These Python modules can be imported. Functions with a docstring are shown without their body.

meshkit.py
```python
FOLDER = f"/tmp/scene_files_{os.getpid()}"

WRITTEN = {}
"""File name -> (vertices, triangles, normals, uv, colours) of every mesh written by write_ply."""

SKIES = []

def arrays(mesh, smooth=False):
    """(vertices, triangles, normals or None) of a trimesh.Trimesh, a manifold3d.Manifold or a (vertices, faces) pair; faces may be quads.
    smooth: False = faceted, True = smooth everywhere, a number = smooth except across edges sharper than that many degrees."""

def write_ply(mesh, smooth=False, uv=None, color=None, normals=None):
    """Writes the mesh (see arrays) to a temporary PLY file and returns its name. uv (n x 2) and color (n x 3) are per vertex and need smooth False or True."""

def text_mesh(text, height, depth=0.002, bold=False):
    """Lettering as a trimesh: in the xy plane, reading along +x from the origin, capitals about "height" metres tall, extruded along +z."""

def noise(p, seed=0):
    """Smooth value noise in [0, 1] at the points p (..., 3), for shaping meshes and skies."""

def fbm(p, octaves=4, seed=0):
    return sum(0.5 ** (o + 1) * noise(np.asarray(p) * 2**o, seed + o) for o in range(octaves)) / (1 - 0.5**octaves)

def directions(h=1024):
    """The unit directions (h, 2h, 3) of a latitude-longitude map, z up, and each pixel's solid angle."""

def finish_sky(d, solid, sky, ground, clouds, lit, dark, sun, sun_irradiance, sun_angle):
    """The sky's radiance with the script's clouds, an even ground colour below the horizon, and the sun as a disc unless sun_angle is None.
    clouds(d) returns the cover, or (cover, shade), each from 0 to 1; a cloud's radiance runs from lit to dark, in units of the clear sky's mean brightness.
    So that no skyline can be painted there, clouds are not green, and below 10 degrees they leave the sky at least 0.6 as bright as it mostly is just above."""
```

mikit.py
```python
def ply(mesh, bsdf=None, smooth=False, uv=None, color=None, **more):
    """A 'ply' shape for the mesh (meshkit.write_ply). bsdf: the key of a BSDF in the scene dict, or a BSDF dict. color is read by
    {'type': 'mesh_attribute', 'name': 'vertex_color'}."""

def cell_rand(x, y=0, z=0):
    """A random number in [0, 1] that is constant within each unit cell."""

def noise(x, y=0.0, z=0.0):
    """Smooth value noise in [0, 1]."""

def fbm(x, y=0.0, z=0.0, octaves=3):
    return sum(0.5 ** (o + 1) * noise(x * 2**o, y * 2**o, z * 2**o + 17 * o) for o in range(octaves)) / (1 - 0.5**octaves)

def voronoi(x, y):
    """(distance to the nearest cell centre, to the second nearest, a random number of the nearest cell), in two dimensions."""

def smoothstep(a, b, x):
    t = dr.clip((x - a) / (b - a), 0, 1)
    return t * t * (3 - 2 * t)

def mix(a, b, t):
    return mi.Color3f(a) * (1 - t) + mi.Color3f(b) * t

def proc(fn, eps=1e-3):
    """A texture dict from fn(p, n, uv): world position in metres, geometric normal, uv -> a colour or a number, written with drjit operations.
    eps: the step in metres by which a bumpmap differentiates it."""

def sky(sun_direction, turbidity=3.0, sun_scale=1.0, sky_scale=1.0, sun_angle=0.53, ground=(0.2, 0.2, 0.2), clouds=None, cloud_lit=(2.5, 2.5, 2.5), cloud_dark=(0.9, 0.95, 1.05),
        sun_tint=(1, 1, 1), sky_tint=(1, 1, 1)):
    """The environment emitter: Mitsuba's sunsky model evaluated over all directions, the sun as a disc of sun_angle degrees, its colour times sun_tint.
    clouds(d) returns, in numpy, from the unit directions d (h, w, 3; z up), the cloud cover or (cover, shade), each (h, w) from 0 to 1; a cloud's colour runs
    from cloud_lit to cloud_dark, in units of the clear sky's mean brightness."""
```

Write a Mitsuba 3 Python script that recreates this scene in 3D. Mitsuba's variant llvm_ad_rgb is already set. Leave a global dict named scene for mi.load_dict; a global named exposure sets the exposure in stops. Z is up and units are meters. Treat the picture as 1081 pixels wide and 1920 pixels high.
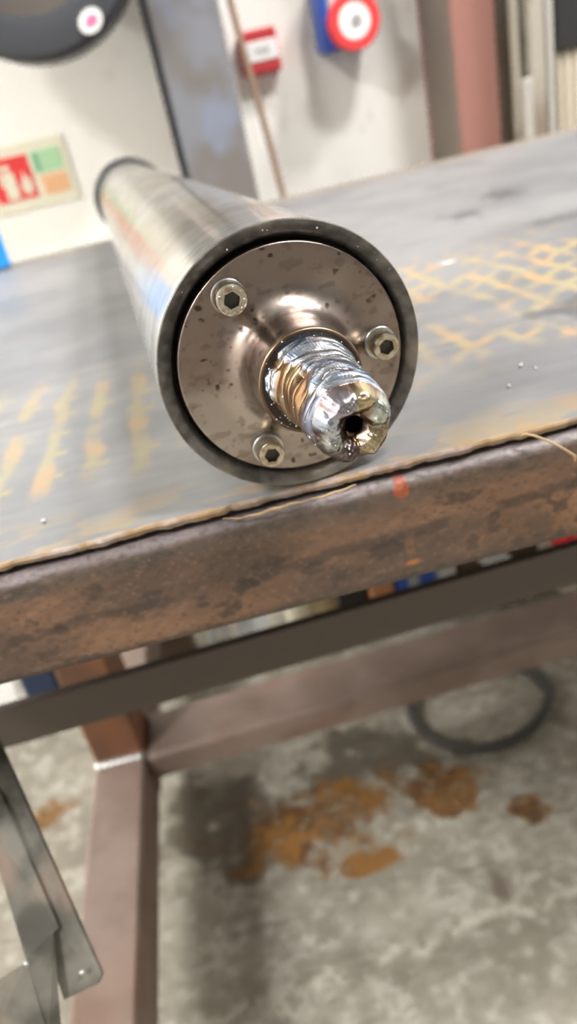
import math, random
import numpy as np, trimesh, drjit as dr, mitsuba as mi
import mikit, meshkit
from mikit import noise, fbm, smoothstep, mix, proc
from shapely.geometry import Polygon, Point, box as sbox

T = mi.ScalarTransform4f
rng = np.random.default_rng(7)
scene, labels = {}, {}

# ---------------------------------------------------------------- camera
W, H, FPX = 1081, 1920, 1406.0
CAM = np.array([-0.0289, -0.3037, 1.0030])
FWD = np.array([0.0360832, 0.880451, -0.47276214])
UPV = np.array([0.24795873, 0.45038914, 0.85770979])
scene['camera'] = {'type': 'thinlens', 'to_world': T().look_at(origin=CAM.tolist(), target=(CAM + FWD).tolist(), up=UPV.tolist()),
                   'fov': math.degrees(2 * math.atan(W / 2 / FPX)), 'fov_axis': 'x', 'near_clip': 0.02, 'far_clip': 50.0,
                   'aperture_radius': 0.0017, 'focus_distance': 0.262}
exposure = 1.68

# ---------------------------------------------------------------- lights (ceiling lamps of the workshop, outside the frame; the last one an added fill)
CEIL = 4.2
LAMPS = [  # x, y, z, size, radiance
    (2.45, 0.15, 3.95, 0.62, 50.0, 'square lamp hanging over the right end of the bench'),
    (-2.80, 0.80, 3.30, 0.62, 26.0, 'square lamp hanging low by the left wall'),
    (-2.70, -1.70, 3.95, 0.70, 38.0, 'square lamp hanging over the floor left of the photographer'),
    (1.45, -0.80, 3.95, 0.60, 40.0, 'added square lamp in front of the bench, right of the photographer, brightening the wall'),  # unseen lamp added as fill for the back wall
]


# ---------------------------------------------------------------- helpers
def obj(key, mesh, bsdf, smooth=False, **kw):
    base, n = key, 0
    while key in scene:
        n += 1
        key = f'{base}_{n:03d}'
    scene[key] = mikit.ply(mesh, bsdf, smooth, **kw)
    return key


def thing(key, label, category, group=None):
    base, n = key, 0
    while key in labels:
        n += 1
        key = f'{base}_{n:03d}'
    labels[key] = {'label': label, 'category': category}
    if group:
        labels[key]['group'] = group
    return key


def structure(key, mesh, bsdf, smooth=False):
    obj(key, mesh, bsdf, smooth)
    labels[key] = {'kind': 'structure', 'label': key.replace('_', ' ')}


def cbox(x0, x1, y0, y1, z0, z1, c=0.002):
    """box with chamfered edges"""
    c = min(c, (x1 - x0) / 2.01, (y1 - y0) / 2.01, (z1 - z0) / 2.01)
    pts = []
    for k in range(3):
        for sx in (0, 1):
            for sy in (0, 1):
                for sz in (0, 1):
                    d = [c, c, c]
                    d[k] = 0
                    pts.append(((x0 + d[0]) if sx == 0 else (x1 - d[0]), (y0 + d[1]) if sy == 0 else (y1 - d[1]), (z0 + d[2]) if sz == 0 else (z1 - d[2])))
    return trimesh.convex.convex_hull(np.array(pts))


def lathe(profile, n=96, uv=False, start=0.0):
    """profile: (r, h) pairs -> surface of revolution about local Y; local frame x, y, z"""
    p = np.array(profile, float)
    if not uv:
        p[p[:, 0] < 2e-5, 0] = 0
    th = start + np.linspace(0, 2 * np.pi, n + 1)
    m = len(p)
    v = np.stack([p[:, None, 0] * np.cos(th), np.broadcast_to(p[:, None, 1], (m, n + 1)), p[:, None, 0] * np.sin(th)], -1).reshape(-1, 3)
    i, j = np.meshgrid(np.arange(m - 1), np.arange(n), indexing='ij')
    q = np.stack([i * (n + 1) + j, (i + 1) * (n + 1) + j, (i + 1) * (n + 1) + j + 1, i * (n + 1) + j + 1], -1).reshape(-1, 4)
    f = np.vstack([q[:, [0, 1, 2]], q[:, [0, 2, 3]]])
    if not uv:
        mesh = trimesh.Trimesh(v, f, process=False)
        mesh.merge_vertices(digits_vertex=9)
        mesh.update_faces(mesh.nondegenerate_faces())
        return mesh
    s = np.r_[0, np.cumsum(np.linalg.norm(np.diff(p, axis=0), axis=1))]
    U = np.stack([np.broadcast_to(th / (2 * np.pi), (m, n + 1)), np.broadcast_to((s / max(s[-1], 1e-9))[:, None], (m, n + 1))], -1).reshape(-1, 2)
    return trimesh.Trimesh(v, f, process=False), U


def sweep(points, radius, sides=10, closed=False):
    p = np.asarray(points, float)
    t = np.gradient(p, axis=0)
    if closed:
        t = np.roll(p, -1, 0) - np.roll(p, 1, 0)
    t /= np.linalg.norm(t, axis=1, keepdims=True)
    ref = np.array([0, 0, 1.0]) if abs(t[:, 2]).mean() < 0.8 else np.array([1.0, 0, 0])
    a = np.cross(t, ref)
    a /= np.linalg.norm(a, axis=1, keepdims=True)
    b = np.cross(t, a)
    th = np.arange(sides) * 2 * np.pi / sides
    r = np.broadcast_to(radius, (len(p),))[:, None, None]
    v = (p[:, None] + r * (np.cos(th)[None, :, None] * a[:, None] + np.sin(th)[None, :, None] * b[:, None])).reshape(-1, 3)
    n = len(p)
    i, j = np.meshgrid(np.arange(n if closed else n - 1), np.arange(sides), indexing='ij')
    i2 = (i + 1) % n
    q = np.stack([i * sides + j, i * sides + (j + 1) % sides, i2 * sides + (j + 1) % sides, i2 * sides + j], -1).reshape(-1, 4)
    f = np.vstack([q[:, [0, 1, 2]], q[:, [0, 2, 3]]])
    if not closed:
        v = np.vstack([v, p[0], p[-1]])
        k = np.arange(sides)
        f = np.vstack([f, np.stack([k, np.full(sides, len(v) - 2), (k + 1) % sides], -1), np.stack([(n - 1) * sides + (k + 1) % sides, np.full(sides, len(v) - 1), (n - 1) * sides + k], -1)])
    return trimesh.Trimesh(v, f, process=False)


def cyl(p0, p1, r, sides=24, c=0.0015):
    """chamfered solid cylinder between two points"""
    p0, p1 = np.asarray(p0, float), np.asarray(p1, float)
    L = np.linalg.norm(p1 - p0)
    m = lathe([(1e-6, 0), (r - c, 0), (r, c), (r, L - c), (r - c, L), (1e-6, L)], sides)
    y = (p1 - p0) / L
    x = np.cross(y, [0, 0, 1.0] if abs(y[2]) < 0.9 else [1.0, 0, 0])
    x /= np.linalg.norm(x)
    M = np.eye(4)
    M[:3, 0], M[:3, 1], M[:3, 2], M[:3, 3] = x, y, np.cross(x, y), p0
    m.apply_transform(M)
    return m


def bar(p0, p1, w, t, up=(0, 0, 1), c=0.001):
    """flat bar from p0 to p1, width w along up (made perpendicular), thickness t"""
    p0, p1 = np.asarray(p0, float), np.asarray(p1, float)
    L = np.linalg.norm(p1 - p0)
    y = (p1 - p0) / L
    z = np.asarray(up, float) - y * np.dot(up, y)
    z /= np.linalg.norm(z)
    m = cbox(-t / 2, t / 2, 0, L, -w / 2, w / 2, c)
    M = np.eye(4)
    M[:3, 0], M[:3, 1], M[:3, 2], M[:3, 3] = np.cross(y, z), y, z, p0
    m.apply_transform(M)
    return m


def extrude(poly, h):
    return trimesh.util.concatenate([trimesh.creation.extrude_polygon(g, h, engine='earcut') for g in getattr(poly, 'geoms', [poly])])


def plate_on_wall(poly, y_front, t):
    """a polygon in (x, z) made a plate whose face looks towards -y"""
    m = extrude(poly, t)
    v = m.vertices.copy()
    return trimesh.Trimesh(np.stack([v[:, 0], y_front + t - v[:, 2], v[:, 1]], -1), m.faces, process=False)


def cat(*ms):
    return trimesh.util.concatenate(list(ms))


# ---------------------------------------------------------------- axis of the roller
ZT = 0.85
YAW = math.radians(-5.47)
AX = np.array([math.sin(YAW), math.cos(YAW), 0.0])
E1 = np.array([AX[1], -AX[0], 0.0])
RO = 0.057
C0 = np.array([0.0, 0.003, ZT + RO + 0.0003])

# ---------------------------------------------------------------- materials
def mat(name, color, rough=0.5, metallic=0.0, spec=0.5, bump=None, bump_scale=1.0, **kw):
    col = color if isinstance(color, dict) else {'type': 'rgb', 'value': list(color)}
    b = {'type': 'principled', 'base_color': col, 'roughness': rough, 'metallic': metallic, 'specular': spec, **kw}
    if bump is not None:
        b = {'type': 'bumpmap', 'arbitrary': bump, 'scale': bump_scale, 'bsdf': b}
    scene[name] = {'type': 'twosided', 'bsdf': b}
    return name


def wall_col(p, n, uv):
    a = fbm(p.x * 2.3 + 3, p.y * 2.3, p.z * 2.3, 3)
    b = fbm(p.x * 11, p.y * 11, p.z * 7 + 4, 3)
    c = mix((0.90, 0.88, 0.835), (0.80, 0.735, 0.62), smoothstep(0.52, 0.74, a))
    c = mix(c, (0.92, 0.92, 0.90), smoothstep(0.45, 0.3, a) * 0.8)
    return mix(c, (0.56, 0.50, 0.42), smoothstep(0.62, 0.8, b) * 0.45)


def conc_col(p, n, uv):
    a = fbm(p.x * 12, p.y * 12, 1.0, 4)
    b = fbm(p.x * 55 + 5, p.y * 65, 2.0, 4)
    d = fbm(p.x * 24 - 9, p.y * 80, 6.0, 3)
    c = mix((0.235, 0.214, 0.172), (0.345, 0.323, 0.272), smoothstep(0.28, 0.70, a * 0.5 + b * 0.5))
    c = mix(c, (0.45, 0.435, 0.39), smoothstep(0.54, 0.75, b) * 0.5)
    c = mix(c, (0.17, 0.15, 0.125), smoothstep(0.58, 0.74, d) * 0.45)
    ln = dr.abs(p.y - 0.285 - 0.10 * p.x + 0.05 * (fbm(p.x * 20, p.y * 20, 5.0, 3) - 0.5))
    c = mix(c, (0.52, 0.49, 0.42), smoothstep(0.016, 0.002, ln) * smoothstep(0.4, 0.6, b + 0.05) * 0.6)
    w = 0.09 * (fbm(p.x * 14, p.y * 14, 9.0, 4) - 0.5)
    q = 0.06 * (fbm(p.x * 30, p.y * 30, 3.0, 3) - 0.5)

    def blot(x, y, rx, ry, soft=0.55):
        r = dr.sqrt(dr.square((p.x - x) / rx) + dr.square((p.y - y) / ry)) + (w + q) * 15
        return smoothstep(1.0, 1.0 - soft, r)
    c = mix(c, (0.060, 0.048, 0.032), smoothstep(0.0, 0.8, dr.maximum(blot(-0.20, 0.57, 0.17, 0.15, 0.9), blot(0.03, 0.62, 0.24, 0.10, 0.8))) * 0.85)  # oil stain, with the shade under the beam painted into it
    st = dr.maximum(blot(-0.02, 0.535, 0.24, 0.10, 0.9), dr.maximum(blot(0.13, 0.515, 0.10, 0.06, 0.7), dr.maximum(blot(0.25, 0.45, 0.03, 0.03), dr.maximum(blot(-0.53, 0.675, 0.075, 0.05, 0.8), blot(0.0, 0.43, 0.04, 0.028)))))
    sc = mix(mix((0.225, 0.100, 0.018), (0.080, 0.032, 0.007), smoothstep(0.40, 0.62, b * 0.5 + a * 0.5)), (0.30, 0.20, 0.095), smoothstep(0.58, 0.74, b) * 0.6)
    c = mix(c, sc, smoothstep(0.0, 0.8, st) * 0.92)
    c = mix(c, (0.11, 0.08, 0.065), blot(0.165, 0.35, 0.028, 0.055) * 0.75)
    return c


def conc_h(p, n, uv):
    return fbm(p.x * 60, p.y * 60, 0.5, 4) * 0.0025


def rust_steel(p, n, uv):   # front rail of the bench
    a = fbm(p.x * 22, p.y * 22, p.z * 45, 4)
    b = fbm(p.x * 90 + 7, p.y * 60, p.z * 110, 3)
    d = fbm(p.x * 7 + 2, 3.0, p.z * 12, 3)
    c = mix((0.078, 0.048, 0.034), (0.18, 0.096, 0.056), smoothstep(0.32, 0.68, a * 0.6 + d * 0.4))
    c = mix(c, (0.23, 0.112, 0.052), smoothstep(0.47, 0.68, d * 0.5 + b * 0.5) * smoothstep(0.834, 0.815, p.z) * 0.65)
    c = mix(c, (0.035, 0.024, 0.020), smoothstep(0.56, 0.70, b) * 0.75)
    seam = p.z - (0.8155 + 0.006 * (fbm(p.x * 16, 1.0, 1.0, 3) - 0.5) + 0.03 * p.x)
    c = mix(c, (0.030, 0.020, 0.018), smoothstep(0.0042, 0.0012, dr.abs(seam + 0.005 * (b - 0.5))) * smoothstep(0.3, 0.55, fbm(p.x * 30, 2.0, 2.0, 2) + 0.08) * 0.6)
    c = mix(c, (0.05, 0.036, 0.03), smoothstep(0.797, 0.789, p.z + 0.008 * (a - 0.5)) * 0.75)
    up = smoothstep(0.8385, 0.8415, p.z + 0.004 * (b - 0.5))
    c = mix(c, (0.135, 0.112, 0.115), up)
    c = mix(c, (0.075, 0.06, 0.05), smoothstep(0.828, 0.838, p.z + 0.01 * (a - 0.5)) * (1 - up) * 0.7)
    r = dr.sqrt(dr.square((p.x - 0.036) / 0.0052) + dr.square((p.z - 0.8385) / 0.0055)) + (b - 0.5) * 1.1
    c = mix(c, (0.32, 0.06, 0.018), smoothstep(1.0, 0.65, r) * 0.85)
    drip = smoothstep(0.0028, 0.001, dr.abs(p.x - 0.0365 + 0.004 * (b - 0.5))) * smoothstep(0.80, 0.805, p.z) * smoothstep(0.816, 0.811, p.z)
    c = mix(c, (0.26, 0.13, 0.05), drip * 0.3)
    r2 = dr.sqrt(dr.square((p.x - 0.036) / 0.005) + dr.square((p.z - 0.7985) / 0.0022)) + (b - 0.5) * 1.3
    c = mix(c, (0.36, 0.12, 0.03), smoothstep(1.0, 0.2, r2) * 0.8)
    g = fbm(p.x * 420, p.y * 420, p.z * 420, 3)
    c = mix(c, (0.045, 0.032, 0.027), smoothstep(0.54, 0.74, g) * 0.45)
    return mix(c, (0.30, 0.20, 0.14), smoothstep(0.42, 0.28, g) * 0.14)


def rust_h(p, n, uv):
    return fbm(p.x * 200, p.y * 200, p.z * 200, 4) * 0.0011


def top_col(p, n, uv):      # bench top plate: mill scale, rust prints of mesh, oil spots, bright ragged edge
    a = fbm(p.x * 6, p.y * 6, 2.0, 4)
    s = fbm(p.x * 25, p.y * 160, 3.0, 3)
    b = fbm(p.x * 70, p.y * 70, 5.0, 3)
    c = mix((0.140, 0.141, 0.149), (0.205, 0.203, 0.208), smoothstep(0.3, 0.7, a * 0.7 + s * 0.3))
    c = mix(c, (0.12, 0.125, 0.135), smoothstep(0.52, 0.75, fbm(p.x * 12 + 4, p.y * 12, 8.0, 3)) * 0.5)
    wob = 0.010 * (fbm(p.x * 18, p.y * 18, 1.0, 2) - 0.5)
    # left: rust lines running in depth with short rungs
    u = (p.x + 0.03 * p.y + wob + 0.0035) / 0.0268
    fu = dr.abs(u - dr.floor(u) - 0.5)
    lx = smoothstep(0.22, 0.42, fu + (b - 0.5) * 0.2)
    v = (p.y - 0.15 * p.x + wob) / 0.036
    fv = dr.abs(v - dr.floor(v) - 0.5)
    rung = smoothstep(0.36, 0.43, fv) * smoothstep(0.25, 0.10, dr.abs(u - dr.floor(u) - 0.22)) * smoothstep(0.45, 0.55, fbm(p.x * 30, p.y * 30, 4.0, 2))
    left = smoothstep(-0.055, -0.068, p.x) * smoothstep(-0.26, -0.19, p.x) * smoothstep(0.05, 0.085, p.y + wob) * smoothstep(0.31, 0.22, p.y + wob * 3)
    m1 = dr.maximum(lx, rung) * left * smoothstep(0.30, 0.52, fbm(p.x * 26, p.y * 26, 7.0, 3))
    c = mix(c, mix((0.30, 0.245, 0.105), (0.38, 0.23, 0.09), smoothstep(0.5, 0.68, b)), m1 * 0.52)
    # right: diamond lattice
    e1 = (p.y * 0.78 - p.x * 0.62 + wob) / 0.0245 + (b - 0.5) * 0.35
    e2 = (p.x * 0.95 + p.y * 0.10 + wob) / 0.0255 + (b - 0.5) * 0.35
    l1 = smoothstep(0.20, 0.46, dr.abs(e1 - dr.floor(e1) - 0.5))
    l2 = smoothstep(0.20, 0.46, dr.abs(e2 - dr.floor(e2) - 0.5))
    right = smoothstep(0.060, 0.085, p.x) * smoothstep(0.07, 0.11, p.y + wob) * smoothstep(0.44, 0.34, p.y + wob * 3) * smoothstep(0.42, 0.30, p.x)
    m2 = dr.maximum(l1 * smoothstep(0.25, 0.60, fbm(p.x * 22, p.y * 22, 1.0, 2)), l2) * right * smoothstep(0.28, 0.62, fbm(p.x * 22 + 9, p.y * 22, 7.0, 3))
    c = mix(c, mix((0.36, 0.285, 0.13), (0.50, 0.29, 0.10), smoothstep(0.48, 0.66, b)), m2 * 0.62)

    def blot(x, y, rx, ry):
        return smoothstep(1.0, 0.35, dr.sqrt(dr.square((p.x - x) / rx) + dr.square((p.y - y) / ry)) + (b - 0.5) * 1.2 + (a - 0.5))
    dk = dr.maximum(blot(0.275, 0.56, 0.045, 0.06), dr.maximum(blot(0.352, 0.64, 0.035, 0.045), dr.maximum(blot(0.34, 0.43, 0.05, 0.03), blot(0.205, 0.155, 0.035, 0.028))))
    c = mix(c, (0.055, 0.055, 0.06), dk * 0.65)
    c = mix(c, (0.62, 0.62, 0.62), blot(0.185, 0.362, 0.016, 0.016) * 0.9)
    # rust along the front and the far strip
    c = mix(c, mix((0.24, 0.195, 0.125), (0.29, 0.19, 0.09), smoothstep(0.45, 0.65, b)), smoothstep(0.05, 0.0, p.y) * smoothstep(0.42, 0.60, fbm(p.x * 40, p.y * 90, 2.0, 3)) * 0.75)
    c = mix(c, (0.21, 0.18, 0.15), smoothstep(1.06, 1.10, p.y + wob) * 0.7)
    edge = smoothstep(0.0032, 0.0008, p.y + 0.003 * (b - 0.5)) * smoothstep(0.8456, 0.8464, p.z)
    ec = mix(mix((0.30, 0.24, 0.215), (0.30, 0.21, 0.125), smoothstep(0.42, 0.62, fbm(p.x * 60, 1.0, 4.0, 2))), (0.22, 0.125, 0.055), smoothstep(0.5, 0.7, fbm(p.x * 200, p.z * 700, 1.0, 2)) * 0.6)
    c = mix(c, ec, edge)
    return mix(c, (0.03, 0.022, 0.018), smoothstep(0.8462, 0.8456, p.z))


def top_rough(p, n, uv):
    return 0.34 + 0.22 * fbm(p.x * 14, p.y * 14, 2.0, 3)


def top_h(p, n, uv):
    return fbm(p.x * 40, p.y * 40, p.z * 40, 4) * 0.0009


def brown_paint(p, n, uv):   # bench underframe
    a = fbm(p.x * 16, p.y * 16, p.z * 16, 4)
    c = mix((0.178, 0.124, 0.102), (0.245, 0.180, 0.154), smoothstep(0.3, 0.7, a))
    return mix(c, (0.22, 0.11, 0.065), smoothstep(0.60, 0.78, fbm(p.x * 9 + 3, p.y * 9, p.z * 9, 3)) * 0.4)


def shaded_primer_col(p, n, uv):  # frame primer, darkened for the leg standing in shade
    return mix((0.17, 0.070, 0.032), (0.115, 0.052, 0.03), smoothstep(0.35, 0.65, fbm(p.x * 14, p.y * 14, p.z * 10, 3)))


def rim_col(p, n, uv):       # sawn end of the roller tube
    a = fbm(p.x * 260, p.y * 260, p.z * 260, 3)
    b = fbm(p.x * 38, p.y * 38, p.z * 38 + 5, 3)
    c = mix((0.075, 0.070, 0.066), (0.15, 0.142, 0.135), smoothstep(0.34, 0.68, a * 0.6 + b * 0.4))
    return mix(c, (0.30, 0.26, 0.225), smoothstep(0.58, 0.74, b) * 0.6)


def plate_col(p, n, uv):     # turned end plate, brownish with dark pits
    a = fbm(p.x * 70, p.y * 70, p.z * 70, 4)
    b = fbm(p.x * 330, p.y * 330, p.z * 330 + 3, 2)
    d = fbm(p.x * 28 + 4, p.y * 28, p.z * 28, 3)
    c = mix((0.38, 0.33, 0.30), (0.25, 0.195, 0.17), smoothstep(0.38, 0.66, d))
    c = mix(c, (0.14, 0.10, 0.085), smoothstep(0.56, 0.74, a) * 0.28)
    c = mix(c, (0.13, 0.095, 0.08), smoothstep(0.58, 0.72, fbm(p.x * 260, p.y * 260, p.z * 260 + 9, 2)) * 0.38)
    return mix(c, (0.055, 0.036, 0.030), smoothstep(0.66, 0.80, b) * smoothstep(0.40, 0.58, a) * 0.9)


def plate_h(p, n, uv):
    return fbm(p.x * 500, p.y * 500, p.z * 500, 3) * 0.00007


def tint_col(p, n, uv):      # heat tint, bands by distance from the burnt shoulder
    d = (p.x - float(C0[0])) * float(-AX[0]) + (p.y - float(C0[1])) * float(-AX[1])
    d = d + 0.0012 * (fbm(p.x * 120, p.y * 120, p.z * 120, 3) - 0.5)
    c = mix((0.31, 0.265, 0.24), (0.40, 0.29, 0.19), smoothstep(0.0275, 0.0293, d))
    return mix(c, (0.12, 0.075, 0.055), smoothstep(0.0295, 0.0304, d))


def tube_col(p, n, uv):      # ground steel tube
    s = fbm(uv.x * 14 + uv.y * 9, uv.y * 900, 1.0, 3)
    b = fbm(uv.x * 7, uv.y * 9, 4.0, 3)
    c = mix((0.64, 0.625, 0.60), (0.78, 0.765, 0.73), smoothstep(0.3, 0.7, s))
    c = mix(c, (0.33, 0.31, 0.29), smoothstep(0.52, 0.70, fbm(uv.x * 20 + uv.y * 30, uv.y * 60 - uv.x * 9, 9.0, 3)) * 0.55)
    return mix(c, (0.50, 0.42, 0.33), smoothstep(0.55, 0.75, b) * 0.6)


def tube_h(p, n, uv):
    return fbm(uv.x * 30, uv.y * 1500, 3.0, 2) * 0.00002 + fbm(uv.x * 40 + uv.y * 40, uv.y * 220, 3.0, 2) * 0.00006


def screw_col(p, n, uv):
    a = fbm(p.x * 400, p.y * 400, p.z * 400, 3)
    return mix((0.56, 0.52, 0.43), (0.38, 0.30, 0.20), smoothstep(0.42, 0.65, a))


def column_col(p, n, uv):
    a = fbm(p.x * 9, p.y * 9, p.z * 7, 3)
    c = mix((0.20, 0.205, 0.235), (0.165, 0.15, 0.145), smoothstep(0.40, 0.62, a))
    return mix(c, (0.21, 0.24, 0.33), smoothstep(0.55, 0.72, fbm(p.x * 12 + 7, p.y * 12, p.z * 8, 3)) * 0.7)


def redcol_col(p, n, uv):
    a = fbm(p.x * 10, p.y * 10, p.z * 3, 3)
    return mix((0.29, 0.135, 0.11), (0.235, 0.125, 0.10), smoothstep(0.4, 0.6, a))


def dull_col(p, n, uv):      # grey-brown lengths at the right
    a = fbm(p.x * 25, p.y * 25, p.z * 4, 3)
    return mix((0.34, 0.31, 0.26), (0.20, 0.165, 0.13), smoothstep(0.42, 0.62, a))


def stand_col(p, n, uv):
    a = fbm(p.x * 45, p.y * 45, p.z * 45, 4)
    c = mix((0.115, 0.108, 0.088), (0.050, 0.046, 0.036), smoothstep(0.35, 0.65, a))
    return mix(c, (0.22, 0.15, 0.11), smoothstep(0.57, 0.70, fbm(p.x * 22, p.y * 22, p.z * 22 + 8, 3)) * 0.6)


def stand_h(p, n, uv):
    return fbm(p.x * 120, p.y * 120, p.z * 120, 3) * 0.0004


mat('m_wall', proc(wall_col), 0.75)
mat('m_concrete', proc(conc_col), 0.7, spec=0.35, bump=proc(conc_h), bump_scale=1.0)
mat('m_ceiling', (0.38, 0.38, 0.38), 0.8)
mat('m_frontwall', (0.30, 0.295, 0.285), 0.8)
mat('m_sidewall', (0.80, 0.79, 0.76), 0.8)
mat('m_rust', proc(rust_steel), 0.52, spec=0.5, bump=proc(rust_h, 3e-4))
mat('m_top', proc(top_col, 5e-4), proc(top_rough), metallic=0.12, spec=0.6, bump=proc(top_h), bump_scale=1.0)
mat('m_frame', proc(brown_paint), 0.55)
mat('m_shadedprimer', proc(shaded_primer_col), 0.6)
mat('m_timber', (0.10, 0.065, 0.042), 0.7)
mat('m_darkrail', (0.066, 0.049, 0.040), 0.6)
mat('m_rim', proc(rim_col, 2e-4), 0.42, metallic=0.7)
mat('m_gap', (0.012, 0.011, 0.010), 0.7)
mat('m_plate', proc(plate_col, 2e-4), 0.28, metallic=1.0, anisotropic=0.25, bump=proc(plate_h, 1e-4))
mat('m_tube', proc(tube_col), 0.16, metallic=0.9, bump=proc(tube_h, 2e-4))
mat('m_burnt', (0.022, 0.017, 0.014), 0.45, metallic=0.3)
mat('m_weld', {'type': 'mesh_attribute', 'name': 'vertex_color'}, 0.25, metallic=1.0)
mat('m_tint', proc(tint_col, 2e-4), 0.3, metallic=1.0)
mat('m_socketshade', (0.02, 0.018, 0.015), 0.35)  # near-black colour for the shade inside the screw sockets
mat('m_screw', proc(screw_col, 2e-4), 0.26, metallic=1.0)
mat('m_washer', (0.50, 0.50, 0.49), 0.30, metallic=1.0)
mat('m_collar', (0.10, 0.10, 0.105), 0.4, metallic=0.6)
mat('m_silver', (0.62, 0.62, 0.62), 0.35, metallic=0.8)
mat('m_column', proc(column_col), 0.55)
mat('m_black', (0.018, 0.018, 0.020), 0.5)
mat('m_disc', (0.045, 0.048, 0.056), 0.42)
mat('m_discin', (0.10, 0.085, 0.072), 0.6)
mat('m_redcol', proc(redcol_col), 0.6)
mat('m_shadedweb', (0.17, 0.14, 0.115), 0.65)  # darker copy of the red paint for the shaded side
mat('m_dull', proc(dull_col), 0.6)
mat('m_polelight', (0.46, 0.44, 0.41), 0.4, metallic=0.2)
mat('m_cream', (0.55, 0.49, 0.40), 0.7)
mat('m_white', (0.80, 0.80, 0.80), 0.45)
mat('m_offwhite', (0.78, 0.74, 0.60), 0.5)
mat('m_redplastic', (0.48, 0.035, 0.045), 0.4)
mat('m_redbright', (0.78, 0.045, 0.05), 0.4)
mat('m_darkred', (0.10, 0.02, 0.02), 0.5)
mat('m_blue', (0.025, 0.09, 0.42), 0.4)
mat('m_bluebright', (0.02, 0.30, 0.82), 0.4)
mat('m_navy', (0.015, 0.03, 0.075), 0.5)
mat('m_grey', (0.30, 0.30, 0.30), 0.5)
mat('m_lightgrey', (0.50, 0.51, 0.52), 0.45)
mat('m_green', (0.42, 0.66, 0.40), 0.5)
mat('m_darkgreen', (0.16, 0.42, 0.25), 0.5)
mat('m_orange', (0.80, 0.46, 0.25), 0.5)
mat('m_pink', (0.80, 0.16, 0.32), 0.45)
mat('m_tan', (0.42, 0.33, 0.19), 0.7)
mat('m_brick', (0.40, 0.17, 0.085), 0.75)
mat('m_cable', (0.26, 0.17, 0.12), 0.5)
mat('m_fibre', (0.40, 0.28, 0.155), 0.7)
mat('m_stand', proc(stand_col), 0.5, metallic=0.2, spec=0.35, bump=proc(stand_h))
mat('m_rubber', (0.05, 0.05, 0.047), 0.6)

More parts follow.
